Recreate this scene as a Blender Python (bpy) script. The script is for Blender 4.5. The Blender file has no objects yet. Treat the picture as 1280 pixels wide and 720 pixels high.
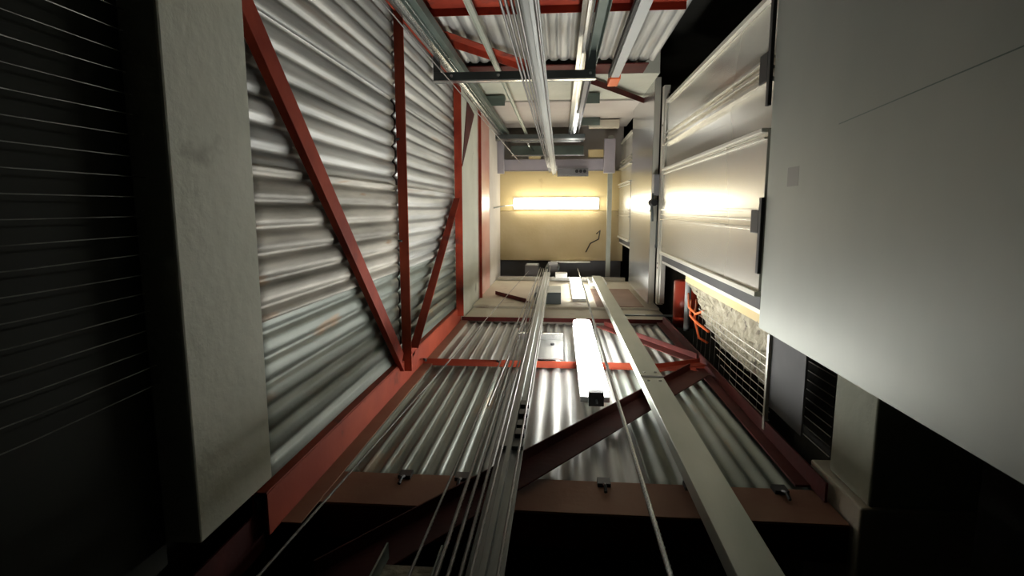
import bpy, math, random
random.seed(7)
# ------------------------------------------------------------------ camera, world, exposure
CZ = 1.6                                   # height of the camera above the pit floor
F, CX, CY, VX, VY = 700.0, 640.0, 360.0, 700.0, 262.0
def nrm(v):
    l = math.sqrt(sum(a*a for a in v)); return tuple(a/l for a in v)
def crs(a, b): return (a[1]*b[2]-a[2]*b[1], a[2]*b[0]-a[0]*b[2], a[0]*b[1]-a[1]*b[0])
def dot(a, b): return sum(x*y for x, y in zip(a, b))
def sub(a, b): return tuple(x-y for x, y in zip(a, b))
def add(a, b, k=1.0): return tuple(x+k*y for x, y in zip(a, b))
Zc = nrm((VX-CX, VY-CY, F))
Xc = nrm((1-Zc[0]*Zc[0], -Zc[0]*Zc[1], -Zc[0]*Zc[2]))
Yc = crs(Zc, Xc)
sc = bpy.context.scene
cam = bpy.data.cameras.new('camera'); cam.lens = 36*F/1280; cam.sensor_width = 36
cam.clip_start = 0.02; cam.clip_end = 100
co = bpy.data.objects.new('camera', cam); sc.collection.objects.link(co)
from mathutils import Matrix, Vector
co.matrix_world = Matrix(((Xc[0], -Xc[1], -Xc[2], 0), (Yc[0], -Yc[1], -Yc[2], 0),
                          (Zc[0], -Zc[1], -Zc[2], CZ), (0, 0, 0, 1)))
sc.camera = co
w = bpy.data.worlds.new('world'); sc.world = w; w.use_nodes = True
w.node_tree.nodes['Background'].inputs[0].default_value = (0.5, 0.55, 0.5, 1)
w.node_tree.nodes['Background'].inputs[1].default_value = 0.0
sc.view_settings.view_transform = 'Standard'; sc.view_settings.look = 'None'
sc.view_settings.gamma = 1; sc.view_settings.use_curve_mapping = False
sc.view_settings.exposure = 0.0
TUBE = 42.0                                # strength of the lit diffusers
COL = sc.collection

# ------------------------------------------------------------------ materials
def mat(name, col, rough=0.6, metal=0.0, var=None, scale=4.0, stretch=(1, 1, 1), amt=0.5,
        bump=0.0, bscale=60.0, var2=None, scale2=9.0, lo2=0.6, rvar=0.0):
    m = bpy.data.materials.new(name); m.use_nodes = True
    n, l = m.node_tree.nodes, m.node_tree.links
    b = n['Principled BSDF']
    b.inputs['Roughness'].default_value = rough; b.inputs['Metallic'].default_value = metal
    b.inputs['Base Color'].default_value = (*col, 1)
    tc = n.new('ShaderNodeTexCoord'); mp = n.new('ShaderNodeMapping'); mp.inputs['Scale'].default_value = stretch
    oi = n.new('ShaderNodeObjectInfo'); l.new(tc.outputs['Object'], mp.inputs['Vector'])
    cm = n.new('ShaderNodeCombineXYZ'); mu = n.new('ShaderNodeMath'); mu.operation = 'MULTIPLY'; mu.inputs[1].default_value = 37
    l.new(oi.outputs['Random'], mu.inputs[0]); l.new(mu.outputs[0], cm.inputs[0]); l.new(mu.outputs[0], cm.inputs[1])
    l.new(cm.outputs[0], mp.inputs['Location'])
    last = None
    if var:
        t = n.new('ShaderNodeTexNoise'); t.inputs['Scale'].default_value = scale; t.inputs['Detail'].default_value = 6
        l.new(mp.outputs[0], t.inputs['Vector'])
        r = n.new('ShaderNodeValToRGB'); r.color_ramp.elements[0].position = 0.5-amt/2; r.color_ramp.elements[1].position = 0.5+amt/2
        r.color_ramp.elements[0].color = (*col, 1); r.color_ramp.elements[1].color = (*var, 1)
        l.new(t.outputs['Fac'], r.inputs[0]); last = r.outputs[0]
        if rvar:
            mr = n.new('ShaderNodeMapRange'); mr.inputs['To Min'].default_value = rough-rvar; mr.inputs['To Max'].default_value = rough+rvar
            l.new(t.outputs['Fac'], mr.inputs[0]); l.new(mr.outputs[0], b.inputs['Roughness'])
    if var2:
        t = n.new('ShaderNodeTexNoise'); t.inputs['Scale'].default_value = scale2; t.inputs['Detail'].default_value = 8
        l.new(mp.outputs[0], t.inputs['Vector'])
        r = n.new('ShaderNodeValToRGB'); r.color_ramp.elements[0].position = lo2; r.color_ramp.elements[1].position = lo2+0.12
        r.color_ramp.elements[0].color = (0, 0, 0, 1); r.color_ramp.elements[1].color = (1, 1, 1, 1)
        l.new(t.outputs['Fac'], r.inputs[0])
        mx = n.new('ShaderNodeMix'); mx.data_type = 'RGBA'
        l.new(r.outputs[0], mx.inputs['Factor'])
        if last: l.new(last, mx.inputs['A'])
        else: mx.inputs['A'].default_value = (*col, 1)
        mx.inputs['B'].default_value = (*var2, 1); last = mx.outputs['Result']
    if last: l.new(last, b.inputs['Base Color'])
    if bump:
        t = n.new('ShaderNodeTexNoise'); t.inputs['Scale'].default_value = bscale; t.inputs['Detail'].default_value = 5
        l.new(tc.outputs['Object'], t.inputs['Vector'])
        bp = n.new('ShaderNodeBump'); bp.inputs['Strength'].default_value = bump; bp.inputs['Distance'].default_value = 0.01
        l.new(t.outputs['Fac'], bp.inputs['Height']); l.new(bp.outputs[0], b.inputs['Normal'])
    return m
def emit(name, col, s):
    m = bpy.data.materials.new(name); m.use_nodes = True; b = m.node_tree.nodes['Principled BSDF']
    b.inputs['Base Color'].default_value = (0.9, 0.9, 0.9, 1)
    b.inputs['Emission Color'].default_value = (*col, 1); b.inputs['Emission Strength'].default_value = s
    return m
M = {}
M['galv'] = mat('galvanised sheet', (0.22, 0.225, 0.21), 0.52, 0.4, (0.60, 0.60, 0.57), 1.6, (7, 9, 0.5), 0.35, 0.05, 90, (0.34, 0.27, 0.20), 1.4, 0.62)
M['galv_old'] = mat('weathered galvanised sheet', (0.20, 0.19, 0.16), 0.55, 0.3, (0.58, 0.55, 0.48), 2.0, (6, 7, 0.8), 0.35, 0.08, 60, (0.36, 0.21, 0.10), 3.2, 0.62)
M['galv_green'] = mat('dull green-grey sheet', (0.13, 0.155, 0.13), 0.5, 0.4, (0.32, 0.35, 0.31), 1.8, (3, 4, 0.8), 0.5, 0.06, 50, (0.36, 0.20, 0.09), 2.2, 0.66)
M['galv_fascia'] = mat('satin galvanised fascia', (0.29, 0.31, 0.275), 0.55, 0.5, (0.37, 0.385, 0.345), 1.6, (1, 1, 1.5), 0.7, 0.02, 20)
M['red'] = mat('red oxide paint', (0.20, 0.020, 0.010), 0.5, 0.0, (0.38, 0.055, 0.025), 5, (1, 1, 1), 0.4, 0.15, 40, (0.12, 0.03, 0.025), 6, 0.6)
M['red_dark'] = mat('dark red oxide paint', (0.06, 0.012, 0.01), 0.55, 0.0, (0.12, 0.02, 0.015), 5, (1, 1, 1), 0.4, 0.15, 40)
M['red_shade'] = mat('shade-darkened red paint', (0.040, 0.008, 0.007), 0.8, 0.0, (0.085, 0.015, 0.012), 5, (1, 1, 1), 0.4, 0.15, 40)  # red darkened in the colour to stand in for unlit steel faces
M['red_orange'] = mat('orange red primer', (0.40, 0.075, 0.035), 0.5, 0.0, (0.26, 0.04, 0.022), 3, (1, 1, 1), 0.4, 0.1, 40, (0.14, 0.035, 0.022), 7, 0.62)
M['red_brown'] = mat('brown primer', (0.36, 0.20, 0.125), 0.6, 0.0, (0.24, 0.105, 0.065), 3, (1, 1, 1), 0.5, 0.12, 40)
M['red_pink'] = mat('faded red primer', (0.62, 0.24, 0.18), 0.32, 0.0, (0.72, 0.50, 0.42), 2.5, (2, 2, .7), 0.5, 0.05, 40)
M['concrete'] = mat('pale concrete', (0.60, 0.61, 0.50), 0.85, 0, (0.74, 0.74, 0.63), 3, (1, 1, 1), 0.6, 0.35, 25, (0.30, 0.29, 0.23), 5, 0.66)
M['concrete_g'] = mat('greenish concrete', (0.36, 0.38, 0.29), 0.85, 0, (0.48, 0.49, 0.39), 4, (1, 1, 1), 0.6, 0.3, 25, (0.2, 0.2, 0.15), 7, 0.68)
M['concrete_b'] = mat('beige render', (0.56, 0.50, 0.38), 0.85, 0, (0.68, 0.63, 0.52), 2.5, (1, 1, 1), 0.6, 0.35, 25, (0.30, 0.19, 0.12), 3, 0.63)
M['render_pink'] = mat('pinkish grey render', (0.55, 0.50, 0.45), 0.85, 0, (0.64, 0.60, 0.55), 3, (1, 1, 1), 0.6, 0.3, 25)
M['cream_steel'] = mat('cream painted steel', (0.62, 0.61, 0.52), 0.33, 0.35, (0.68, 0.67, 0.60), 2, (1, 1, .3), 0.6, 0.0)
M['door'] = mat('zinc door sheet', (0.60, 0.59, 0.52), 0.27, 0.65, (0.66, 0.65, 0.59), 2.5, (1, 1, .3), 0.6, 0.0)
M['stainless'] = mat('brushed steel', (0.56, 0.57, 0.56), 0.24, 0.85, (0.62, 0.63, 0.62), 2.5, (1, 1, .3), 0.6, 0.02, 10)
M['rail'] = mat('machined rail steel', (0.60, 0.61, 0.60), 0.25, 0.9, (0.42, 0.43, 0.42), 3, (3, 3, .8), 0.5)
M['rail_dull'] = mat('greenish rail steel', (0.40, 0.43, 0.36), 0.45, 0.5, (0.50, 0.52, 0.46), 3, (3, 3, .8), 0.5)
M['steel_dark'] = mat('dark steel', (0.07, 0.085, 0.085), 0.4, 0.5, (0.13, 0.15, 0.15), 4, (1, 1, 1), 0.5)
M['steel_green'] = mat('dark green-grey steel', (0.09, 0.12, 0.10), 0.45, 0.4, (0.16, 0.20, 0.18), 4, (1, 1, 1), 0.5)
M['steel_grey'] = mat('grey steel plate', (0.16, 0.16, 0.17), 0.5, 0.3, (0.24, 0.24, 0.25), 3, (1, 1, 1), 0.5)
M['purple_grey'] = mat('lilac grey paint', (0.36, 0.34, 0.38), 0.5, 0.2, (0.46, 0.43, 0.47), 3, (1, 1, 1), 0.5)
M['rail_mid'] = mat('oiled rail steel', (0.20, 0.21, 0.195), 0.5, 0.4, (0.29, 0.30, 0.28), 3, (3, 3, .8), 0.5)
M['rope'] = mat('wire rope', (0.30, 0.29, 0.28), 0.4, 0.7, (0.18, 0.17, 0.16), 30, (1, 1, 1), 0.5)
M['black'] = mat('black rubber', (0.012, 0.012, 0.012), 0.6)
M['black_bolt'] = mat('blackened bolt', (0.03, 0.03, 0.03), 0.5, 0.4)
M['unlit_wall'] = mat('shade-black blockwork', (0.018, 0.018, 0.014), 0.95, 0, (0.035, 0.034, 0.026), 6, (1, 1, 1), 0.6, 0.4, 20)  # near-black colour stands in for the unlit void around the shaft
M['lath'] = mat('bright lath wire', (0.62, 0.60, 0.54), 0.35, 0.8)
M['wire_dim'] = mat('tarnished wire', (0.30, 0.30, 0.26), 0.5, 0.6, (0.05, 0.05, 0.04), 9, (1, 1, 1), 0.4)
M['yellow'] = mat('yellowed insulation board', (0.66, 0.52, 0.25), 0.75, 0, (0.74, 0.61, 0.34), 2, (1, 1, 1), 0.6, 0.15, 20, (0.5, 0.36, 0.18), 3, 0.64)
M['tan'] = mat('tan chipboard', (0.46, 0.36, 0.19), 0.8, 0, (0.55, 0.45, 0.27), 2.5, (1, 1, 1), 0.6, 0.25, 30)
M['wool'] = mat('wood wool board', (0.30, 0.27, 0.19), 0.9, 0, (0.50, 0.46, 0.35), 14, (1, 1, 2.5), 0.5, 0.9, 45, (0.12, 0.10, 0.08), 12, 0.58)
M['orange'] = mat('orange plastic', (0.90, 0.16, 0.03), 0.4)
M['red_gloss'] = mat('red enamel', (0.45, 0.05, 0.025), 0.3)
M['pvc'] = mat('grey plastic', (0.45, 0.47, 0.46), 0.4)
M['white'] = mat('white lamp housing', (0.75, 0.76, 0.74), 0.4)
M['tube_w'] = emit('lit diffuser', (1.0, 0.99, 0.95), TUBE)
M['tube_y'] = emit('lit warm diffuser', (1.0, 0.93, 0.74), 15.0)
M['tube_far'] = emit('lit far diffuser', (1.0, 0.98, 0.92), 18.0)

for k in ('red', 'red_dark', 'red_orange', 'red_brown', 'red_shade'):
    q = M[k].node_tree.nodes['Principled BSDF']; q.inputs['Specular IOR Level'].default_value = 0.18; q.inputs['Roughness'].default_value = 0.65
M['plate_dark'] = mat('matt dark plate', (0.045, 0.045, 0.048), 0.7, 0.1, (0.07, 0.07, 0.07), 4, (1, 1, 1), 0.5)

# ------------------------------------------------------------------ mesh helpers
class MB:
    def __init__(s): s.v, s.f = [], []
    def raw(s, vs, fs):
        k = len(s.v); s.v += [tuple(a) for a in vs]; s.f += [tuple(i+k for i in f) for f in fs]; return s
    def box(s, x0, x1, y0, y1, z0, z1):
        if x0 > x1: x0, x1 = x1, x0
        if y0 > y1: y0, y1 = y1, y0
        if z0 > z1: z0, z1 = z1, z0
        return s.raw([(x, y, z) for z in (z0, z1) for y in (y0, y1) for x in (x0, x1)],
              [(0, 2, 3, 1), (4, 5, 7, 6), (0, 1, 5, 4), (2, 6, 7, 3), (0, 4, 6, 2), (1, 3, 7, 5)])
    def bar(s, p0, p1, u, prof):            # a 2-D profile swept along p0 to p1; first profile axis along u
        d = nrm(sub(p1, p0)); k = dot(u, d); u = nrm(add(u, d, -k)); v = crs(d, u); n = len(prof)
        vs = [add(add(p, u, a), v, b) for p in (p0, p1) for a, b in prof]
        fs = [(i, (i+1) % n, n+(i+1) % n, n+i) for i in range(n)]
        return s.raw(vs, fs+[tuple(range(n-1, -1, -1)), tuple(range(n, 2*n))])
    def tube(s, pts, r, n=8):
        k0 = len(s.v); m = len(pts); prev = None
        for i, p in enumerate(pts):
            d = nrm(sub(pts[min(i+1, m-1)], pts[max(i-1, 0)]))
            a = prev or (0.3, 0.91, 0.27)
            a = nrm(add(a, d, -dot(a, d))); prev = a; b = crs(d, a)
            for j in range(n):
                t = 2*math.pi*j/n
                s.v.append(add(add(p, a, r*math.cos(t)), b, r*math.sin(t)))
        for i in range(m-1):
            for j in range(n):
                s.f.append((k0+i*n+j, k0+i*n+(j+1) % n, k0+(i+1)*n+(j+1) % n, k0+(i+1)*n+j))
        s.f.append(tuple(k0+j for j in range(n-1, -1, -1))); s.f.append(tuple(k0+(m-1)*n+j for j in range(n)))
        return s
    def rope(s, x, y, z0, z1, r, pitch=0.05, x1=None, y1=None):   # lay of six strands
        x1 = x if x1 is None else x1; y1 = y if y1 is None else y1
        n = 12; m = int((z1-z0)/(pitch/7)); k0 = len(s.v)
        for i in range(m+1):
            t = i/m; z = z0+(z1-z0)*t; a0 = 2*math.pi*(z-z0)/pitch/2
            for j in range(n):
                a = a0+2*math.pi*j/n; rr = r*(1.0 if j % 2 else 0.72)
                s.v.append((x+(x1-x)*t+rr*math.cos(a), y+(y1-y)*t+rr*math.sin(a), z))
        for i in range(m):
            for j in range(n): s.f.append((k0+i*n+j, k0+i*n+(j+1) % n, k0+(i+1)*n+(j+1) % n, k0+(i+1)*n+j))
        s.f.append(tuple(k0+j for j in range(n-1, -1, -1))); s.f.append(tuple(k0+m*n+j for j in range(n)))
        return s
    def build(s, name, m, parent=None, bevel=0.0, smooth=False, solid=0.0):
        zs = [(a, b, c+CZ) for a, b, c in s.v]
        if parent: ox = parent['_o'][:]
        else:
            xs = [a for a, _, _ in zs]; ys = [b for _, b, _ in zs]
            ox = ((min(xs)+max(xs))/2, (min(ys)+max(ys))/2, min(c for _, _, c in zs))
        me = bpy.data.meshes.new(name)
        me.from_pydata([(a-ox[0], b-ox[1], c-ox[2]) for a, b, c in zs], [], s.f); me.validate(); me.update()
        o = bpy.data.objects.new(name, me); COL.objects.link(o)
        me.materials.append(m if not isinstance(m, str) else M[m])
        if parent: o.parent = parent
        else: o.location = ox
        o['_o'] = ox
        if smooth:
            for p in me.polygons: p.use_smooth = True
        if solid:
            q = o.modifiers.new('thick', 'SOLIDIFY'); q.thickness = solid; q.offset = 0
        if bevel:
            q = o.modifiers.new('bevel', 'BEVEL'); q.width = bevel; q.segments = 2; q.limit_method = 'ANGLE'
        return o
def tag(o, label=None, cat=None, group=None, kind=None):
    if label: o['label'] = label
    if cat: o['category'] = cat
    if group: o['group'] = group
    if kind: o['kind'] = kind
    return o
def thing(name, loc, label, cat, group=None, kind=None):
    o = bpy.data.objects.new(name, None); COL.objects.link(o); o.empty_display_size = 0.1
    o.location = (loc[0], loc[1], loc[2]+CZ); o['_o'] = tuple(o.location)
    return tag(o, label, cat, group, kind)
def Lp(w=0.06, h=0.06, t=0.006):            # angle-iron profile: flat leg along +u, upstand along +v
    return [(0, 0), (w, 0), (w, t), (t, t), (t, h), (0, h)]
def Cp(w, d, t=0.004, lip=0.0):             # channel: web width w along u, flanges d along v
    return [(-w/2, 0), (w/2, 0), (w/2, d), (w/2-t, d), (w/2-t, t), (-w/2+t, t), (-w/2+t, d), (-w/2, d)]
def disc(c, ax, r, h, n=10):                # short bolt head along axis ax
    ax = nrm(ax); return MB().tube([c, add(c, ax, h)], r, n)

# ------------------------------------------------------------------ the setting
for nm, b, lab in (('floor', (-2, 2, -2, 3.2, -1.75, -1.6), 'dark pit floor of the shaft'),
                   ('wall_left', (-1.75, -1.6, -2, 3.2, -1.6, 8.6), 'shade-black blockwork beyond the left side'),
                   ('wall_right', (1.55, 1.7, -2, 3.2, -1.6, 8.6), 'shade-black blockwork beyond the doors'),
                   ('wall_front', (-1.6, 1.55, -1.75, -1.6, -1.6, 8.6), 'shade-black blockwork beyond the upper side'),
                   ('wall_back', (-1.6, 1.55, 3.0, 3.2, -1.6, 8.6), 'back wall coloured black as unlit space beyond the lower side')):
    tag(MB().box(*b).build(nm, 'unlit_wall'), lab, 'wall' if 'wall' in nm else 'floor', kind='structure')
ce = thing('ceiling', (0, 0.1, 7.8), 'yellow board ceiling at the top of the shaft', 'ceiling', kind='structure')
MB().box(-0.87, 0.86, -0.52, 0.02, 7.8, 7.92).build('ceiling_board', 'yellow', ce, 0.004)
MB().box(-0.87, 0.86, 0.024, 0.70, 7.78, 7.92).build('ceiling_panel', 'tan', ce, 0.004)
MB().box(-1.6, 1.55, -1.6, 3.0, 8.3, 8.6).build('slab', 'unlit_wall', ce)
MB().box(-1.0, 0.86, -1.3, -0.52, 8.0, 8.15).build('ceiling_soffit', 'render_pink', ce)
MB().box(-1.0, 0.86, 0.72, 1.3, 7.98, 8.05).build('recess_lining', 'steel_grey', ce)
tag(MB().box(-0.12, 0.42, 0.705, 0.725, 7.72, 7.78).box(-0.12, 0.42, 0.705, 0.71, 7.66, 7.72).build('trim_1', 'cream_steel', None, 0.001),
    'thin pale strip along the lower edge of the tan ceiling panel', 'trim', kind='structure')

# concrete storey rings
tag(MB().box(0.36, 0.80, 0.909, 0.9149, 5.30, 6.5).build('hardboard_sheet', mat('brown hardboard', (0.20, 0.11, 0.07), 0.7, 0, (0.30, 0.19, 0.13), 3)), 'brown hardboard sheet on the beige band right of the flat rail', 'board')
tag(MB().box(-1.02, -0.80, -1.5, 0.750, 1.11, 1.43).build('trim_2', 'concrete', None, 0.006), 'near pale concrete ring beam on the left', 'beam', kind='structure')
tag(MB().box(-1.02, -0.832, -1.12, 0.96, 4.62, 5.72).build('trim_3', 'concrete', None, 0.006), 'cream concrete band above the left sheets', 'beam', kind='structure')
tag(MB().box(-0.828, 0.94, 0.935, 1.1, 4.72, 5.25).build('trim_4', 'concrete_b', None, 0.006), 'beige render strip above the back sheets', 'beam', kind='structure')
tag(MB().box(-0.828, 0.94, 0.915, 1.08, 5.27, 7.25).build('trim_5', 'concrete_b', None, 0.006), 'beige render band under the machine room', 'beam', kind='structure')
tag(MB().box(-0.828, 0.80, -1.3, -1.10, 4.85, 5.90).build('trim_6', 'concrete', None, 0.006), 'cream concrete band above the top bracket', 'beam', kind='structure')
tag(MB().box(-0.828, 0.86, -1.3, -1.085, 5.92, 7.7).build('trim_7', 'render_pink', None, 0.006), 'pinkish grey render below the machine beams', 'beam', kind='structure')
tag(MB().box(-1.0, -0.825, -1.12, 0.95, 6.62, 7.79).build('trim_8', 'render_pink', None, 0.006), 'grey render strip at the upper left', 'beam', kind='structure')
tag(MB().box(0.90, 1.2, 0.50, 0.855, 1.60, 1.84).build('trim_9', 'concrete_g', None, 0.006), 'greenish concrete block end at lower right', 'beam', kind='structure')
tag(MB().box(0.88, 1.2, 0.86, 1.4, 1.60, 1.93).build('trim_10', 'concrete_b', None, 0.006), 'pale concrete block under the greenish one', 'beam', kind='structure')

# ------------------------------------------------------------------ corrugated cladding
def sheet(wall, u0, u1, z0, z1, off, m, label, amp=0.008, pitch=0.076, group=None, sharp=False):
    b = MB(); nu = max(8, int((u1-u0)/pitch*10)); nz = max(4, int((z1-z0)/0.12)); ph = random.random()*0.4
    r1, r2 = random.random()*6, random.random()*6
    for i in range(nu+1):
        u = u0+(u1-u0)*i/nu
        for j in range(nz+1):
            z = z0+(z1-z0)*j/nz
            d = amp*math.sin(2*math.pi*u/pitch+ph)+0.0022*math.sin(3.1*z+r1+2*u)+0.0015*math.sin(7*u+r2)
            if sharp: sv = (1-math.sin(2*math.pi*u/pitch+ph))/2; d = d-amp*math.sin(2*math.pi*u/pitch+ph)-amp*(2*sv**4-0.6)
            if wall == 'L' or (wall == 'T' and not sharp): sv = (1-math.sin(2*math.pi*u/pitch+ph))/2; d = d-amp*math.sin(2*math.pi*u/pitch+ph)+amp*(0.7-2.2*sv**3)
            if wall == 'L': p = (off-0.011+d, u, z)
            elif wall == 'B': p = (u, off+0.011+d, z)
            else: p = (u, off-0.011+d, z)
            b.v.append(p)
    for i in range(nu):
        for j in range(nz):
            a = i*(nz+1)+j; b.f.append((a, a+1, a+nz+2, a+nz+1))
    return tag(b.build('corrugated_sheet', m, None, 0, True, 0.0014), label, 'corrugated sheet', group)
GS = 'corrugated cladding sheets'
rows = [(-1.10, -0.56, 'galv'), (-0.575, -0.11, 'galv'), (-0.125, 0.32, 'galv_old'), (0.305, 0.86, 'galv_green')]
nmL = ['topmost grey corrugated sheet on the left wall, {} red crossbeam', 'second grey corrugated sheet from the top, left wall, {} red crossbeam',
       'corrugated sheet third from the top, left wall, {} red crossbeam', 'dull green-grey corrugated sheet lowest on left wall, {} red crossbeam']
for k, (a, b_, m) in enumerate(rows):
    sheet('L', a, b_, 1.435, 2.90, -0.838-(0.008 if k % 2 else 0), m, nmL[k].format('near side of'), group=GS, amp=0.0045 if k == 3 else 0.008)
    m2 = 'galv' if k < 3 else 'galv_green'
    sheet('L', a, b_, 2.905, 4.60, -0.838-(0.008 if k % 2 else 0), m2, nmL[k].format('far side of'), group=GS)
for k, (a, b_, m, l) in enumerate([(-0.826, -0.28, 'galv_green', 'green-grey corrugated sheet at the lower left of the back wall, between the two nearer beams'),
                          (-0.29, 0.33, 'galv', 'corrugated sheet behind the guide rail and lamp, between the two nearer beams'),
                          (0.32, 0.86, 'galv_green', 'dull green corrugated sheet at the lower right, beside the flat rail')]):
    sheet('B', a, b_, 1.78, 3.31, 0.938+(0.004 if k % 2 else 0), m, l, group=GS, pitch=0.068 if k != 1 else 0.076, sharp=(k == 0), amp=0.010 if k == 0 else 0.007)
for k, (a, b_, m, l) in enumerate([(-0.826, -0.20, 'galv', 'short ridged corrugated sheet left of the ropes, under the beige band'),
                          (-0.21, 0.36, 'galv', 'short corrugated sheet behind the top half of the bright lamp'),
                          (0.35, 0.86, 'galv', 'short corrugated sheet behind the red braces at right')]):
    sheet('B', a, b_, 3.315, 4.62, 0.938+(0.004 if k % 2 else 0), m, l, group=GS, pitch=0.068, sharp=(k == 0), amp=0.010 if k == 0 else 0.007)
for k, (a, b_, z0, z1, m, l) in enumerate([(-0.82, -0.12, 3.22, 4.50, 'galv', 'corrugated sheet behind the red brace at the top, left of the ropes'),
                          (-0.13, 0.42, 3.22, 4.50, 'galv', 'corrugated sheet at the top between ropes and bright rail'),
                          (0.41, 0.70, 3.22, 4.56, 'galv', 'corrugated sheet at the top right beside the dark gap'),
                          (-0.82, 0.70, 2.0, 3.2, 'galv', 'corrugated sheet nearest the camera along the top edge')]):
    sheet('T', a, b_, z0, z1, -1.116-(0.004 if k % 2 else 0), m, l, group=GS, amp=0.006)

# ------------------------------------------------------------------ red steel frame
def member(name, p0, p1, u, prof, m, label, cat, bolts=(), group=None, bev=0.0015):
    mid = (p0[0], p0[1], p0[2])
    t = thing(name, mid, label, cat, group)
    MB().bar(p0, p1, u, prof).build('angle_iron' if len(prof) == 6 else 'channel', m, t, bev)
    for c, ax in bolts:
        b = MB().tube([c, add(c, nrm(ax), 0.012)], 0.011, 6)
        b.tube([add(c, (0, 0, 0)), add(c, (0, 0, -0.05)), add(add(c, (0, 0, -0.06)), nrm(ax), 0.02)], 0.005, 6)
        b.build('hook_bolt', 'black_bolt', t)
    return t
GB = 'red steel frame members'
# left wall: crossbeams run along Y (seen upright), diagonals between them
member('crossbeam', (-0.832, 0.86, 2.86), (-0.832, -1.12, 2.86), (0, 0, 1), [(0, 0), (0.075, 0), (0.075, -0.006), (0.006, -0.006), (0.006, -0.05), (0, -0.05)][::-1], 'red_orange',
       'red angle-iron crossbeam standing between the two bays of the left wall', 'beam',
       [((-0.825, 0.16, 2.875), (1, 0, 0)), ((-0.825, -0.35, 2.875), (1, 0, 0))], GB)
member('crossbeam', (-0.832, 0.86, 4.44), (-0.832, -1.12, 4.44), (0, 0, 1), [(0, 0), (0.12, 0), (0.12, -0.006), (0.006, -0.006), (0.006, -0.06), (0, -0.06)][::-1], 'red',
       'dark red crossbeam beside the cream concrete band on the left', 'beam', (), GB)
def diag(p0, p1, wn, w, h, m, label, flip=1):
    d = nrm(sub(p1, p0)); u = nrm(crs(wn, d)); u = tuple(flip*a for a in u); v = crs(d, u)
    s = 1 if dot(v, wn) > 0 else -1
    prof = [(-w/2, 0), (w/2, 0), (w/2, s*0.006), (-w/2+0.006, s*0.006), (-w/2+0.006, s*h), (-w/2, s*h)]
    t = thing('diagonal_brace', p0, label, 'brace', GB)
    MB().bar(p0, p1, u, prof).build('angle_iron', m, t, 0.0015)
    return t
diag((-0.829, -0.60, 1.40), (-0.829, 0.80, 2.82), (1, 0, 0), 0.11, 0.028, 'red', 'long dark red diagonal brace across the nearer left wall bay')
diag((-0.828, 0.80, 3.02), (-0.828, -0.05, 4.40), (1, 0, 0), 0.09, 0.05, 'red', 'shorter dark red diagonal brace across the farther left wall bay', -1)
tag(MB().raw([(-0.838+a, y, z) for a in (0, 0.012) for y, z in ((-0.95, 5.08), (-0.36, 4.78), (-0.90, 5.48))], [(0, 1, 2), (5, 4, 3), (0, 3, 4, 1), (1, 4, 5, 2), (2, 5, 3, 0)]).build('gusset_plate', 'red_dark'),
    'dark red triangular plate against the cream concrete band', 'plate')
t = thing('corner_column', (-0.86, 0.86, 0.3), 'orange-red corner column sloping up the lower left edge', 'column', GB)
MB().bar((-0.87, 0.93, 1.435), (-0.87, 0.93, 4.62), (1, 0, 0), [(0, 0), (0, -0.13), (0.045, -0.13), (0.045, -0.124), (0.006, -0.124), (0.006, 0)]).build('angle_iron', 'red_orange', t, 0.001)
MB().box(-0.86, -0.854, 0.86, 0.99, 0.3, 1.46).build('lower_section', 'red_shade', t)
MB().box(-0.828, -0.822, 0.805, 0.93, 1.435, 4.60).build('flange', 'red_orange', t, 0.001)
MB().box(-0.822, -0.76, 0.926, 0.930, 1.5, 4.6).build('lower_flange', 'red_brown', t, 0.001)
t = thing('corner_column', (-0.86, -1.0, 1.6), 'rusty red corner column along the upper left edge', 'column', GB)
MB().box(-0.828, -0.82, -1.10, -0.97, 1.6, 4.6).box(-0.82, -0.74, -1.108, -1.10, 1.6, 4.6).build('angle_iron', 'red', t, 0.001)
t = thing('corner_column', (0.88, 0.9, 1.7), 'dark red corner column sloping along the lower right edge', 'column', GB)
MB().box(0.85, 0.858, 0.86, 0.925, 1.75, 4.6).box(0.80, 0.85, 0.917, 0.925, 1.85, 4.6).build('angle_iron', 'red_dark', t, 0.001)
# back wall: crossbeams along X
t = thing('crossbeam', (0, 0.93, 1.64), 'wide brown-red crossbeam nearest the camera at the bottom', 'beam', GB)
MB().box(-0.90, 0.87, 0.929, 0.937, 1.63, 1.84).build('web', 'red_brown', t, 0.001)
MB().box(-0.90, 0.87, 0.938, 1.05, 1.63, 1.638).build('flange', 'red_dark', t, 0.001)
for x in (-0.53, -0.33, 0.16, 0.45, 0.74):
    MB().box(x-0.022, x+0.022, 0.916, 0.929, 1.80, 1.845).tube([(x, 0.918, 1.8), (x, 0.905, 1.765), (x, 0.915, 1.74)], 0.006, 6).build('hook_bolt', 'black_bolt', t)
t = thing('crossbeam', (0, 0.93, 3.25), 'red crossbeam between the two rows of sheets on the back wall', 'beam', GB)
MB().box(-0.82, 0.87, 0.929, 0.936, 3.25, 3.34).box(-0.82, 0.87, 0.895, 0.929, 3.25, 3.257).build('angle_iron', 'red_orange', t, 0.001)
for x in (-0.80, -0.36, 0.5):
    MB().tube([(x, 0.90, 3.25), (x, 0.885, 3.2), (x+0.02, 0.885, 3.17)], 0.007, 6).build('hook_bolt', 'black_bolt', t)
t = thing('crossbeam', (0, 0.93, 4.6), 'dark red crossbeam under the beige band', 'beam', GB)
MB().box(-0.82, 0.87, 0.926, 0.934, 4.62, 4.71).box(-0.82, 0.87, 0.90, 0.926, 4.62, 4.628).build('angle_iron', 'red_dark', t, 0.001)
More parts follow.
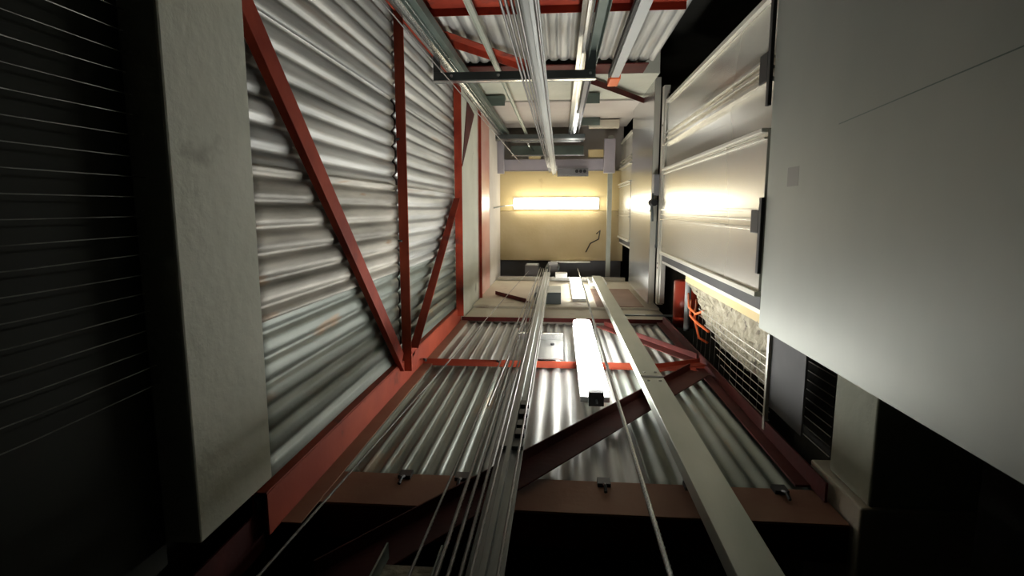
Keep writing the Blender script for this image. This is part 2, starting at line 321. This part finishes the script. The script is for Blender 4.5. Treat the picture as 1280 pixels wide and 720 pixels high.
tag(MB().box(0.43, 0.95, 0.84, 0.85, 4.50, 4.54).build('threshold_bar', 'steel_dark', None, 0.001), 'thin dark bar crossing under the door jamb', 'bar')
diag((-0.55, 0.905, 1.20), (0.79, 0.905, 3.12), (0, -1, 0), 0.12, 0.045, 'red_shade', 'broad dark red diagonal brace crossing behind the ropes on the back wall', -1)
diag((0.80, 0.90, 3.36), (0.32, 0.90, 4.32), (0, -1, 0), 0.085, 0.04, 'red_dark', 'dark red diagonal brace rising from the right corner towards the lamp')
diag((0.83, 0.885, 3.22), (0.52, 0.885, 3.06), (0, -1, 0), 0.06, 0.03, 'red', 'short dark red brace stub at the right corner')
# top wall
t = thing('crossbeam', (0, -1.1, 3.2), 'red crossbeam along the very top of the view', 'beam', GB)
MB().box(-0.82, 0.66, -1.108, -1.10, 3.10, 3.24).box(-0.82, 0.66, -1.10, -1.06, 3.235, 3.24).build('angle_iron', 'red', t, 0.001)
t = thing('crossbeam', (0, -1.1, 4.5), 'dark red crossbeam behind the black bracket at the top', 'beam', GB)
MB().box(-0.82, 0.66, -1.108, -1.10, 4.52, 4.83).build('web', 'red_dark', t, 0.001)
diag((-0.80, -1.085, 3.52), (-0.20, -1.085, 4.45), (0, 1, 0), 0.09, 0.05, 'red', 'bright red diagonal brace at the top left of the ropes')
diag((0.20, -1.075, 4.85), (0.76, -1.075, 5.75), (0, 1, 0), 0.09, 0.05, 'red_dark', 'dark red diagonal brace at the top beside the orange clamp', -1)
# red band and conduit at far left
t = thing('steel_cladding', (-0.83, 0, 5.74), 'faded pinkish red steel panel at far left beside the cream band', 'cladding')
MB().box(-0.845, -0.826, -1.05, 0.93, 5.74, 6.60).build('plate', 'red_pink', t, 0.002)
MB().box(-0.826, -0.80, -1.05, 0.93, 5.74, 5.76).build('stiffener', 'red', t, 0.001)
tag(diag((-0.66, 0.908, 5.95), (-0.30, 0.908, 5.45), (0, -1, 0), 0.06, 0.04, 'red_dark', 'x'), 'thin dark diagonal brace on the beige band left of the ropes', 'brace', GB)

# ------------------------------------------------------------------ guide rails, brackets, ropes
def T_rail(name, x, y, z0, z1, w, wall, m, label, head=0.045):
    s = -1 if wall == 'B' else 1
    t = thing(name, (x, y, z0), label, 'guide rail')
    prof = [(-w/2, 0), (w/2, 0), (w/2, 0.008), (0.005, 0.012), (0.008, head), (-0.008, head), (-0.005, 0.012), (-w/2, 0.008)]
    MB().bar((x, y, z0), (x, y, z1), (1, 0, 0), [(a, s*b) for a, b in prof]).build('rail', m, t, 0.001)
    return t
t = T_rail('guide_rail', -0.155, 0.80, 0.75, 7.15, 0.085, 'B', 'rail_mid', 'steel guide rail with bolted joint in the middle of the rope bundle')
MB().box(-0.19, -0.112, 0.772, 0.787, 1.75, 2.25).build('joint_plate', 'rail_mid', t, 0.002)
for z in (1.84, 1.92, 2.03, 2.13):
    MB().box(-0.145, -0.112, 0.756, 0.772, z-0.026, z+0.026).build('bolt', 'black_bolt', t, 0.002)
# flat pale rail, right
t = thing('guide_rail', (0.45, 0.82, 0.8), 'pale flat-faced steel rail running down the lower right', 'guide rail')
MB().box(0.40, 0.505, 0.80, 0.804, 0.75, 6.85).box(0.40, 0.404, 0.804, 0.85, 0.75, 6.85).box(0.501, 0.505, 0.804, 0.85, 0.75, 6.85).build('channel', 'rail_dull', t, 0.001)
MB().box(0.398, 0.507, 0.797, 0.80, 2.66, 2.68).build('joint_strip', 'steel_grey', t)
for z in (2.60, 2.74):
    for x in (0.425, 0.48): disc((x, 0.80, z), (0, -1, 0), 0.008, 0.004).build('bolt', 'rail', t)
# rails on the upper wall
t = T_rail('guide_rail', -0.765, -0.97, 1.6, 7.9, 0.075, 'T', 'rail', 'steel guide rail at the upper left, bolted to the brackets', 0.05)
t2 = T_rail('guide_rail', 0.125, -0.97, 1.6, 7.9, 0.062, 'T', 'rail', 'bright steel guide rail at the top, right of the ropes', 0.05)
t3 = T_rail('guide_rail', -0.085, -0.50, 0.7, 7.95, 0.060, 'T', 'rail_mid', 'grey ridged rail hanging centrally above the tangle of top ropes', 0.03)
MB().box(-0.135, -0.055, -0.525, -0.502, 6.9, 7.0).box(-0.15, -0.13, -0.525, -0.47, 6.9, 6.93).box(-0.06, -0.04, -0.525, -0.47, 6.9, 6.93).build('clamp', 'white', t3, 0.002)
tag(MB().bar((-0.70, -0.99, 1.6), (-0.70, -0.99, 7.4), (1, 0, 0), Cp(0.07, 0.05)).build('cable_trunking', 'steel_green', None, 0.001), 'dark green steel channel alongside the upper left guide rail', 'channel')
tag(MB().bar((0.195, -0.99, 1.6), (0.195, -0.99, 4.03), (1, 0, 0), Cp(0.06, 0.06)).build('cable_trunking', 'steel_green', None, 0.001), 'dark channel just right of the bright top rail', 'channel')
tag(MB().bar((0.195, -0.99, 4.13), (0.195, -0.99, 7.25), (1, 0, 0), Cp(0.05, 0.05)).build('cable_trunking', 'steel_grey', None, 0.001), 'grey channel above the black bracket at top right', 'channel')
tag(MB().bar((-0.435, -0.96, 1.6), (-0.435, -0.96, 7.5), (1, 0, 0), Cp(0.032, 0.022)).build('conduit', 'rail_dull', None, 0.001), 'slim grey conduit between the upper left rail and the ropes', 'conduit')
o = thing('cable_conduit', (0.40, -1.0, 1.7), 'grey conduit with an orange end piece at the top right', 'conduit')
MB().box(0.372, 0.432, -1.02, -0.985, 1.7, 4.45).build('channel', 'pvc', o, 0.002)
MB().box(0.365, 0.445, -1.03, -0.975, 4.452, 4.72).build('end_clamp', 'orange', o, 0.006)
tag(MB().box(0.35, 0.366, -1.02, -0.985, 1.7, 4.45).build('cable', 'black'), 'thin black cable beside the grey conduit at the top right', 'cable')
# black bracket
t = thing('rail_bracket', (-0.35, -0.92, 4.04), 'black steel bracket beam tying the upper rails to the wall', 'bracket', 'rail brackets')
MB().bar((-0.822, -0.84, 3.70), (0.214, -0.84, 3.70), (0, 1, 0), [(-0.032, 0), (0.027, 0), (0.027, 0.05), (0.021, 0.05), (0.021, 0.006), (-0.026, 0.006), (-0.026, 0.05), (-0.032, 0.05)]).build('channel', 'steel_dark', t, 0.001)
MB().box(-0.822, 0.214, -0.812, -0.805, 3.65, 3.695).build('lip', 'stainless', t, 0.001)
MB().box(-0.822, -0.775, -1.09, -0.873, 3.70, 3.71).box(-0.822, -0.814, -1.09, -0.873, 3.71, 3.76).build('arm', 'steel_dark', t, 0.001)
MB().box(0.150, 0.214, -1.09, -0.873, 3.70, 3.71).build('arm', 'steel_dark', t, 0.001)
for x in (-0.70, -0.40, 0.18): disc((x, -0.845, 3.69), (0, 0, -1), 0.010, 0.01).build('bolt', 'rail', t)
for (z, l, x0, x1) in ((7.25, 'long pale-edged bracket beam under the machine beams', -0.86, 0.30),):
    t = thing('rail_bracket', (0, -0.92, z), l, 'bracket', 'rail brackets')
    MB().box(x0, x1, -0.94, -0.89, z, z+0.06).build('channel', 'steel_dark', t, 0.001)
    MB().box(x0, x1, -0.886, -0.862, z, z+0.05).build('lip', 'rail', t, 0.001)
for x, z, l, s in ((-0.74, 5.55, 'green-grey clip plate on the upper left rail above the black bracket', 0.20), (0.20, 5.5, 'green-grey clip plate right of the bright top rail', 0.16), (0.24, 6.9, 'grey clip plate high on the upper wall right of the rail', 0.22)):
    t = thing('rail_clip', (x, -1.05, z), l, 'clip', 'rail clip plates')
    MB().box(x, x+s, -1.06, -0.99, z, z+0.012).build('plate', 'steel_green', t, 0.001)
    MB().box(x, x+s, -1.084, -1.06, z, z+0.12).build('foot', 'steel_green', t, 0.001)
# brackets on the back wall behind the car rail
t = thing('rail_bracket', (-0.1, 0.9, 3.8), 'bright bracket plate fixed to the sheets behind the rope bundle', 'bracket', 'rail brackets')
MB().box(-0.20, 0.03, 0.905, 0.915, 3.36, 3.84).build('plate', 'galv', t, 0.002)
MB().box(-0.28, 0.03, 0.86, 0.905, 3.84, 3.87).build('cross_arm', 'stainless', t, 0.002)
disc((-0.04, 0.905, 3.7), (0, -1, 0), 0.014, 0.012).build('bolt', 'black_bolt', t)
t = thing('rail_bracket', (-0.1, 0.88, 5.45), 'dark box-like bracket behind the ropes on the beige band', 'bracket', 'rail brackets')
MB().box(-0.24, 0.02, 0.80, 0.914, 5.40, 5.9).build('box', 'steel_dark', t, 0.006)
t = thing('rail_bracket', (0.2, 0.88, 6.95), 'long pale bracket beam holding the rails under the dark ceiling slot', 'bracket', 'rail brackets')
MB().box(-0.80, 0.84, 0.86, 0.91, 7.20, 7.26).build('channel', 'stainless', t, 0.002)
MB().box(-0.05, 0.10, 0.80, 0.858, 7.05, 7.24).build('clip', 'white', t, 0.004)
MB().box(0.36, 0.56, 0.853, 0.9, 6.6, 7.19).build('plate', 'white', t, 0.004)  # white box stands in for the bright reflection on the rail
t = thing('rope_pulley', (-0.13, 0.78, 7.4), 'dark pulley block where the ropes enter the ceiling slot', 'pulley')
MB().tube([(-0.15, 0.80, 7.50), (-0.02, 0.80, 7.50)], 0.11, 24).build('wheel', 'steel_grey', t, 0.004)
MB().box(-0.17, -0.152, 0.74, 0.92, 7.3, 7.8).box(-0.018, 0.0, 0.74, 0.92, 7.3, 7.8).build('cheek', 'steel_dark', t, 0.002)
t = thing('motor_box', (-0.35, 0.85, 7.4), 'grey box beside the pulley in the dark ceiling slot', 'box')
MB().box(-0.46, -0.28, 0.74, 0.92, 7.45, 7.8).build('body', 'steel_grey', t, 0.01)
MB().box(-0.44, -0.30, 0.735, 0.74, 7.5, 7.7).build('cover', 'pvc', t, 0.002)

# ropes
GR = 'hoisting ropes'
def rope(x, y, z0, z1, r, l, x1=None, y1=None, g=GR, m='rope', pitch=0.05):
    tag(MB().rope(x, y, z0, z1, r, pitch, x1, y1).build('wire_rope', m, None, 0, True), l, 'rope', g)
rope(-0.250, 0.76, 0.6, 7.40, 0.0055, 'leftmost of the three twisted ropes just left of the joint rail')
rope(-0.228, 0.77, 0.6, 7.40, 0.0055, 'middle one of the three twisted ropes left of the joint rail')
rope(-0.203, 0.775, 0.6, 7.40, 0.0055, 'twisted rope of the three that runs closest to the joint rail')
rope(-0.315, 0.77, 0.6, 7.30, 0.0038, 'single thin rope falling onto the small bracket at the bottom', -0.25)
rope(-0.52, 0.62, 0.5, 7.30, 0.0030, 'thin lone wire far left of the rope bundle, crossing the brown beam', -0.40, 0.80)
rope(-0.172, 0.735, 0.6, 7.40, 0.004, 'bright rope running over the left half of the joint rail')
rope(-0.118, 0.74, 0.6, 7.40, 0.004, 'bright rope running over the right edge of the joint rail')
rope(-0.285, 0.80, 2.2, 7.40, 0.0045, 'pale rope in the bundle ending just left of the others', -0.20)
rope(0.237, 0.75, 0.6, 7.20, 0.0075, 'single bright governor rope between lamp and flat rail', None, None, GR, 'rail')
for k, (x, y, l) in enumerate([(-0.152, -0.505, 'leftmost dark rope of the top bundle'), (-0.138, -0.50, 'second dark rope from the left in the top bundle'), (-0.126, -0.508, 'third dark rope in the top bundle, against the grey rail'),
                  (-0.060, -0.462, 'pale rope in front of the right half of the grey top rail'), (-0.100, -0.462, 'pale rope in front of the left half of the grey top rail')]):
    rope(x, y, 0.8, 7.9, 0.0045, l, None, None, 'counterweight ropes', 'rope')
rope(-0.70, -0.80, 1.5, 7.7, 0.0035, 'thin wire crossing in front of the upper left guide rail', -0.52, -0.60, 'counterweight ropes')

# rope anchor at the bottom edge
t = thing('rope_anchor', (-0.33, 0.76, 1.0), 'speckled pale metal rope anchor bracket at the bottom edge of the view', 'bracket')
MB().box(-0.385, -0.262, 0.795, 0.80, 0.80, 1.14).build('back_plate', 'wool', t, 0.001)
MB().box(-0.39, -0.385, 0.76, 0.80, 0.80, 1.17).build('cheek', 'galv_green', t, 0.001)
MB().box(-0.262, -0.257, 0.76, 0.80, 0.80, 1.17).build('cheek', 'galv_green', t, 0.001)

# ------------------------------------------------------------------ lamps
def lamp(x0, x1, y0, y1, z0, z1, m, label, axis):
    t = thing('tube_light', ((x0+x1)/2, (y0+y1)/2, z0), label, 'lamp', 'fluorescent tube lights')
    d = MB().box(x0, x1, y0, y1, z0, z1).build('diffuser', m, t, 0.02)
    return t
t = lamp(-0.63, 0.52, -0.155, -0.015, 7.70, 7.765, 'tube_y', 'long lit tube light across the yellow ceiling', 'x')
MB().box(-0.64, 0.53, -0.165, -0.005, 7.766, 7.80).build('housing', 'white', t, 0.004)
t = lamp(0.108, 0.238, 0.815, 0.864, 2.56, 4.17, 'tube_w', 'large bright tube light standing on the corrugated back wall', 'z')
MB().box(0.104, 0.242, 0.865, 0.893, 2.54, 4.19).build('housing', 'white', t, 0.004)
MB().box(0.14, 0.21, 0.825, 0.89, 2.48, 2.54).tube([(0.175, 0.86, 2.48), (0.175, 0.865, 2.43)], 0.006, 6).build('end_cap', 'steel_dark', t, 0.002)
t = lamp(0.14, 0.265, 0.835, 0.88, 5.58, 6.95, 'tube_far', 'smaller distant lit tube light on the beige band', 'z')
MB().box(0.135, 0.27, 0.881, 0.914, 5.56, 6.97).build('housing', 'white', t, 0.004)
t = lamp(0.155, 0.172, -0.935, -0.91, 5.75, 6.95, 'tube_far', 'narrow glowing strip beside the bright top rail', 'z')  # narrow glowing box set beside the rail
MB().box(0.15, 0.178, -0.96, -0.936, 5.73, 6.97).build('housing', 'white', t, 0.002)

# ------------------------------------------------------------------ machine beams under the ceiling
GM = 'machine support beams'
def mbeam(y0, y1, z0, z1, x0, x1, m, l):
    t = thing('support_beam', ((x0+x1)/2, (y0+y1)/2, z0), l, 'beam', GM)
    MB().box(x0, x1, y0, y1, z0, z0+0.01).box(x0, x1, y0, y1, z1-0.01, z1).box(x0, x1, (y0+y1)/2-0.005, (y0+y1)/2+0.005, z0+0.01, z1-0.01).build('i_section', m, t, 0.001)
    MB().box(x0, x1, y1, y1+0.008, z0, z0+0.02).build('edge_strip', 'rail', t)
mbeam(-0.655, -0.515, 7.55, 7.75, -0.80, 0.62, 'purple_grey', 'lilac-grey machine beam bordering the yellow ceiling board')
mbeam(-0.84, -0.72, 7.62, 7.8, -0.66, 0.30, 'steel_green', 'dark green machine beam between bracket and lilac beam')
mbeam(-0.99, -0.90, 7.66, 7.8, -0.70, 0.30, 'steel_grey', 'grey machine beam closest to the render wall')
for x0, x1, l in ((-0.86, -0.74, 'lilac-grey side post at the left end of the machine beams'), (0.56, 0.70, 'lilac-grey side post at the right end of the machine beams')):
    tag(MB().box(x0, x1, -0.90, -0.47, 7.45, 7.54).build('side_post', 'purple_grey', None, 0.003), l, 'beam')
t = thing('hoist_machine', (0.10, -0.48, 7.4), 'grey hoist unit with black fittings beside the central rail under the ceiling', 'hoist')
MB().box(-0.04, 0.36, -0.53, -0.44, 7.42, 7.55).build('body', 'steel_grey', t, 0.004)
MB().box(-0.04, 0.36, -0.438, -0.425, 7.42, 7.44).build('lip', 'rail', t)
for x in (0.21, 0.26, 0.31): disc((x, -0.49, 7.42), (0, 0, -1), 0.022, 0.03).build('fitting', 'black', t)
for x0, x1, y0, l in ((-0.42, -0.26, -0.70, 'small yellow block left of the central rail'), (0.36, 0.56, -0.78, 'larger yellow block right of the bright rail')):
    tag(MB().box(x0, x1, y0, y0+0.1, 7.56, 7.66).build('packing_block', 'yellow', None, 0.005), l, 'block')
tag(MB().box(0.34, 0.70, -1.07, -0.98, 7.0, 7.12).build('lintel_box', 'concrete_b', None, 0.005), 'cream box at the upper right beside the grey clip plate', 'box')
tag(MB().box(0.62, 0.68, -0.95, 0.9, 7.56, 7.60).build('edge_post', 'rail_dull', None, 0.003), 'slim pale post along the right edge of the ceiling', 'post')
tag(MB().tube([(0.50, 0.33, 7.77), (0.55, 0.28, 7.76), (0.53, 0.40, 7.76), (0.42, 0.46, 7.76), (0.36, 0.58, 7.765)], 0.008, 6).build('cable', 'black', None, 0, True), 'loose dark cable looping on the tan ceiling panel', 'cable')
tag(MB().tube([(-0.82, -0.02, 7.0), (-0.72, -0.05, 7.45), (-0.64, -0.06, 7.72)], 0.007, 6).build('cable', 'pvc', None, 0, True), 'thin cable feeding the left end of the ceiling light', 'cable')

tag(MB().tube([(-0.40, -0.80, 7.0), (-0.40, -0.80, 7.45), (-0.36, -0.78, 7.62)], 0.012, 8).build('hook_rod', 'rail', None, 0, True), 'short shiny hooked rod hanging between conduit and central rail', 'rod')
tag(MB().box(-0.64, 0.30, -0.70, -0.685, 7.40, 7.44).build('cross_bar', 'rail', None, 0.001), 'thin bright bar crossing in front of the lilac machine beam', 'bar')
tag(MB().box(-0.60, 0.25, -0.86, -0.845, 7.30, 7.33).build('cross_bar', 'rail', None, 0.001), 'thin bright bar just under the pale-edged bracket beam', 'bar')

# ------------------------------------------------------------------ landing doors (right)
def landing_door(nm, label, z0, z1, dx=0.0, mz=None):
    t = thing(nm, (0.87+dx, 0, z0), label, 'lift door', None, 'structure')
    def strip(x, y0, y1, dep=0.02): return MB().box(x+dx, x+dep+dx, y0, y1, z0, z1)
    # upper sliding panel with hat ribs
    a = strip(0.872, -0.86, -0.335).build('door_panel', 'door', t, 0.002)
    strip(0.850, -0.885, -0.862, 0.03).build('return_edge', 'cream_steel', t, 0.001)
    b = MB().box(0.846+dx, 0.872+dx, -0.625, -0.612, z0, z1).box(0.846+dx, 0.872+dx, -0.585, -0.572, z0, z1).box(0.838+dx, 0.872+dx, -0.54, -0.52, z0, z1)
    b.build('rib', 'door', a, 0.002)
    b = strip(0.856, -0.335, 0.35, 0.018).build('door_panel', 'door', t, 0.002)
    MB().box(0.830+dx, 0.856+dx, -0.335, -0.318, z0, z1).box(0.842+dx, 0.856+dx, -0.300, -0.290, z0, z1).build('rib', 'cream_steel', b, 0.002)
    MB().box(0.838+dx, 0.856+dx, -0.005, 0.008, z0, z1).box(0.842+dx, 0.856+dx, 0.036, 0.048, z0, z1).box(0.836+dx, 0.856+dx, 0.074, 0.088, z0, z1).build('rib', 'door', b, 0.002)
    MB().box(0.840+dx, 0.90+dx, 0.350, 0.372, z0, z1).build('bottom_flange', 'cream_steel', t, 0.002)
    MB().box(0.866+dx, 0.876+dx, 0.373, 0.43, z0, z1).build('recess_shade', 'plate_dark', t, 0.001)  # dark strip stands in for the shaded recess under the panel
    MB().box(0.870+dx, 0.90+dx, 0.43, 0.452, z0, z1).build('sill', 'cream_steel', t, 0.002)
    return t
D1 = landing_door('door_1', 'pale zinc sliding lift door nearest on the right, ribbed on its back', 2.47, 4.82)
for y0, y1 in ((-0.86, -0.42), (-0.05, 0.27)):
    MB().box(0.835, 0.850, y0, y1, 2.435, 2.465).build('gap_strip', 'black', D1, 0.002)  # black strip laid over the gap to carry its darkness
for y0, y1 in ((-0.64, -0.52), (0.0, 0.10)):
    MB().box(0.835, 0.846, y0, y1, 2.465, 2.56).build('guide_shoe', 'black', D1, 0.004)
D2 = landing_door('door_2', 'distant pale lift door beside the ceiling, partly hidden', 6.56, 7.75, -0.06)
# jamb posts
t = thing('door_jamb', (0.86, 0, 4.85), 'cream door jamb post between the near door and the polished fascia', 'jamb')
MB().box(0.85, 0.90, -1.02, 0.82, 4.90, 4.99).build('post', 'cream_steel', t, 0.002)
MB().box(0.86, 0.90, -0.9, 0.80, 4.84, 4.885).build('post', 'cream_steel', t, 0.002)
MB().box(0.885, 0.9, -0.95, 0.81, 4.886, 4.899).build('seal', 'black', t)
for y in (0.46, 0.50, -0.70): disc((0.85, y, 4.93), (-1, 0, 0), 0.008, 0.004).build('screw', 'black_bolt', t)
t = thing('door_lock', (0.83, -0.1, 5.0), 'dark lever lock mechanism on the jamb beside the near door', 'lock')
MB().box(0.80, 0.848, -0.30, -0.12, 4.97, 5.06).build('case', 'steel_grey', t, 0.003)
MB().tube([(0.80, -0.14, 4.99), (0.79, -0.05, 4.98), (0.80, 0.03, 4.99), (0.80, 0.10, 4.98)], 0.010, 8).tube([(0.80, -0.13, 5.03), (0.79, 0.02, 5.04)], 0.008, 8).build('lever', 'steel_dark', t, 0, True)
MB().tube([(0.81, -0.06, 4.96), (0.79, -0.06, 5.03)], 0.030, 14).build('roller', 'black', t, 0.003)
MB().tube([(0.835, 0.10, 4.965), (0.835, 0.30, 4.965)], 0.006, 8).box(0.825, 0.845, 0.30, 0.33, 4.95, 4.97).build('rod', 'steel_dark', t)
# polished fascia between the doors
t = thing('steel_fascia', (0.80, 0, 5.02), 'polished steel fascia plate between the two lift doors', 'fascia panel')
MB().box(0.797, 0.80, -1.12, 0.84, 5.07, 6.50).build('plate', 'stainless', t)
MB().box(0.80, 0.85, -1.12, 0.84, 5.07, 5.073).box(0.80, 0.85, 0.837, 0.84, 5.073, 6.5).build('fold', 'cream_steel', t)
# near fascia
t = thing('steel_fascia', (0.85, -0.2, 0.3), 'huge dull grey galvanised fascia plate filling the right side nearest the camera', 'fascia panel')
MB().box(0.85, 0.853, -2.0 + 0.45, 0.497, 0.05, 2.42).build('plate', 'galv_fascia', t)
MB().box(0.853, 0.90, 0.494, 0.497, 0.05, 2.42).box(0.853, 0.89, -1.55, 0.497, 2.417, 2.42).build('fold', 'galv_fascia', t)
MB().box(0.8495, 0.85, -0.155, -0.085, 2.12, 2.22).build('patch', mat('grey tape', (0.22, 0.23, 0.21), 0.5, 0.3), t)
MB().bar((0.8497, -0.26, 1.85), (0.8497, -0.30, 1.15), (0, 1, 0), [(-0.0015, -0.0003), (0.0015, -0.0003), (0.0015, 0.0003), (-0.0015, 0.0003)]).build('scratch', 'steel_green', t)

# ------------------------------------------------------------------ below the near door
t = thing('rib_lath_panel', (0.92, 0.6, 2.4), 'rough plastered rib lath panel with bright wires under the near door', 'panel')
b = MB(); ny, nz = 26, 90
def edge(y): return 4.05-1.1*max(0, y-0.46)/0.4+0.05*math.sin(40*y)
for i in range(ny+1):
    y = 0.455+0.30*i/ny
    for j in range(nz+1):
        z = 2.32+(edge(y)-2.32)*j/nz
        b.v.append((0.905+0.012*math.sin(31*z+9*y)*math.sin(47*y)+random.uniform(-.007, .007), y, z))
for i in range(ny):
    for j in range(nz): a = i*(nz+1)+j; b.f.append((a, a+1, a+nz+2, a+nz+1))
b.build('plaster', 'wool', t, 0, True, 0.012)
for k in range(8):
    y = 0.62+0.036*k
    MB().tube([(0.878, y, 2.32), (0.876, y+0.003, 2.8), (0.88, y, edge(y)-0.02)], 0.0022, 5).build('wire', 'lath', t)
for k in range(14):
    z = 2.36+0.1*k
    MB().tube([(0.881, 0.60, z), (0.881, min(0.885, 0.60+0.28), z+0.02)], 0.0014, 4).build('cross_wire', 'lath', t)
MB().box(0.885, 0.897, 0.452, 0.50, 2.33, 4.0).build('top_strip', 'yellow', t, 0.002)
t = thing('sill_bracket', (0.88, 0.65, 2.0), 'dark grey bracket plate with a pale strip as its lit edge below the fascia corner', 'bracket')
MB().box(0.858, 0.866, 0.40, 0.795, 1.97, 2.285).build('plate', 'plate_dark', t, 0.001)
MB().box(0.846, 0.862, 0.50, 0.90, 2.286, 2.305).build('edge', 'cream_steel', t, 0.001)  # pale box imitates light catching the far edge of the plate
t = thing('rib_lath_panel', (0.93, 0.6, 1.8), 'small strip of rib lath between grey bracket and concrete block', 'panel')
MB().box(0.955, 0.965, 0.50, 0.95, 1.94, 2.25).build('backing', 'unlit_wall', t)
for k in range(10):
    y = 0.53+0.036*k
    MB().tube([(0.945, y, 1.94), (0.945, y+0.004, 2.24)], 0.002, 5).build('wire', 'lath', t)
t = thing('wire_guard', (-0.88, 0, 0.2), 'dark rib lath guard with fine bright wires at the far left', 'mesh guard')
MB().box(-0.885, -0.88, -1.5, 0.80, 0.05, 1.105).build('backing', mat('dark olive board', (0.014, 0.016, 0.009), 0.9), t)  # even dark olive backing behind the wires
for k in range(26):
    y = -0.62+0.0395*k; ze = 1.085+random.uniform(-.02, .02); zm = 0.25 + 0.02*abs(k-12)
    MB().tube([(-0.848, y, zm), (-0.845, y+0.003, 0.8), (-0.848, y+random.uniform(-.002, .002), ze)], 0.0011, 5).build('wire', 'wire_dim', t)
# pipes and orange wires in the opening
t = thing('red_pipe', (1.0, 0.7, 4.2), 'red enamelled pipe standing in the dark gap under the near door', 'pipe')
MB().tube([(1.02, 0.56, 4.50), (1.02, 0.92, 4.50)], 0.11, 24).build('pipe', 'red_gloss', t, 0, True)
MB().box(1.10, 1.55, 0.70, 0.74, 4.48, 4.52).build('wall_arm', 'steel_dark', t, 0.002)
tag(MB().tube([(0.935, 0.45, 4.12), (0.935, 0.88, 4.12)], 0.022, 14).build('grey_pipe', 'pvc', None, 0, True), 'slim grey pipe beside the red pipe under the near door', 'pipe')
GO = 'orange wires'
for k, (pts, l) in enumerate([([(0.90, 0.58, 3.95), (0.86, 0.64, 3.75), (0.87, 0.66, 3.6), (0.90, 0.62, 3.5)], 'uppermost orange wire sprouting beside the lath panel'),
            ([(0.91, 0.62, 3.9), (0.86, 0.69, 3.7), (0.86, 0.70, 3.5), (0.89, 0.72, 3.35)], 'middle orange wire curling beside the lath panel'),
            ([(0.92, 0.60, 3.8), (0.87, 0.70, 3.62), (0.86, 0.78, 3.45), (0.90, 0.80, 3.4)], 'lowest orange wire hanging beside the lath panel')]):
    tag(MB().tube(pts, 0.008, 6).build('orange_wire', 'orange', None, 0, True), l, 'wire', GO)

for o in bpy.data.objects:
    if '_o' in o: del o['_o']
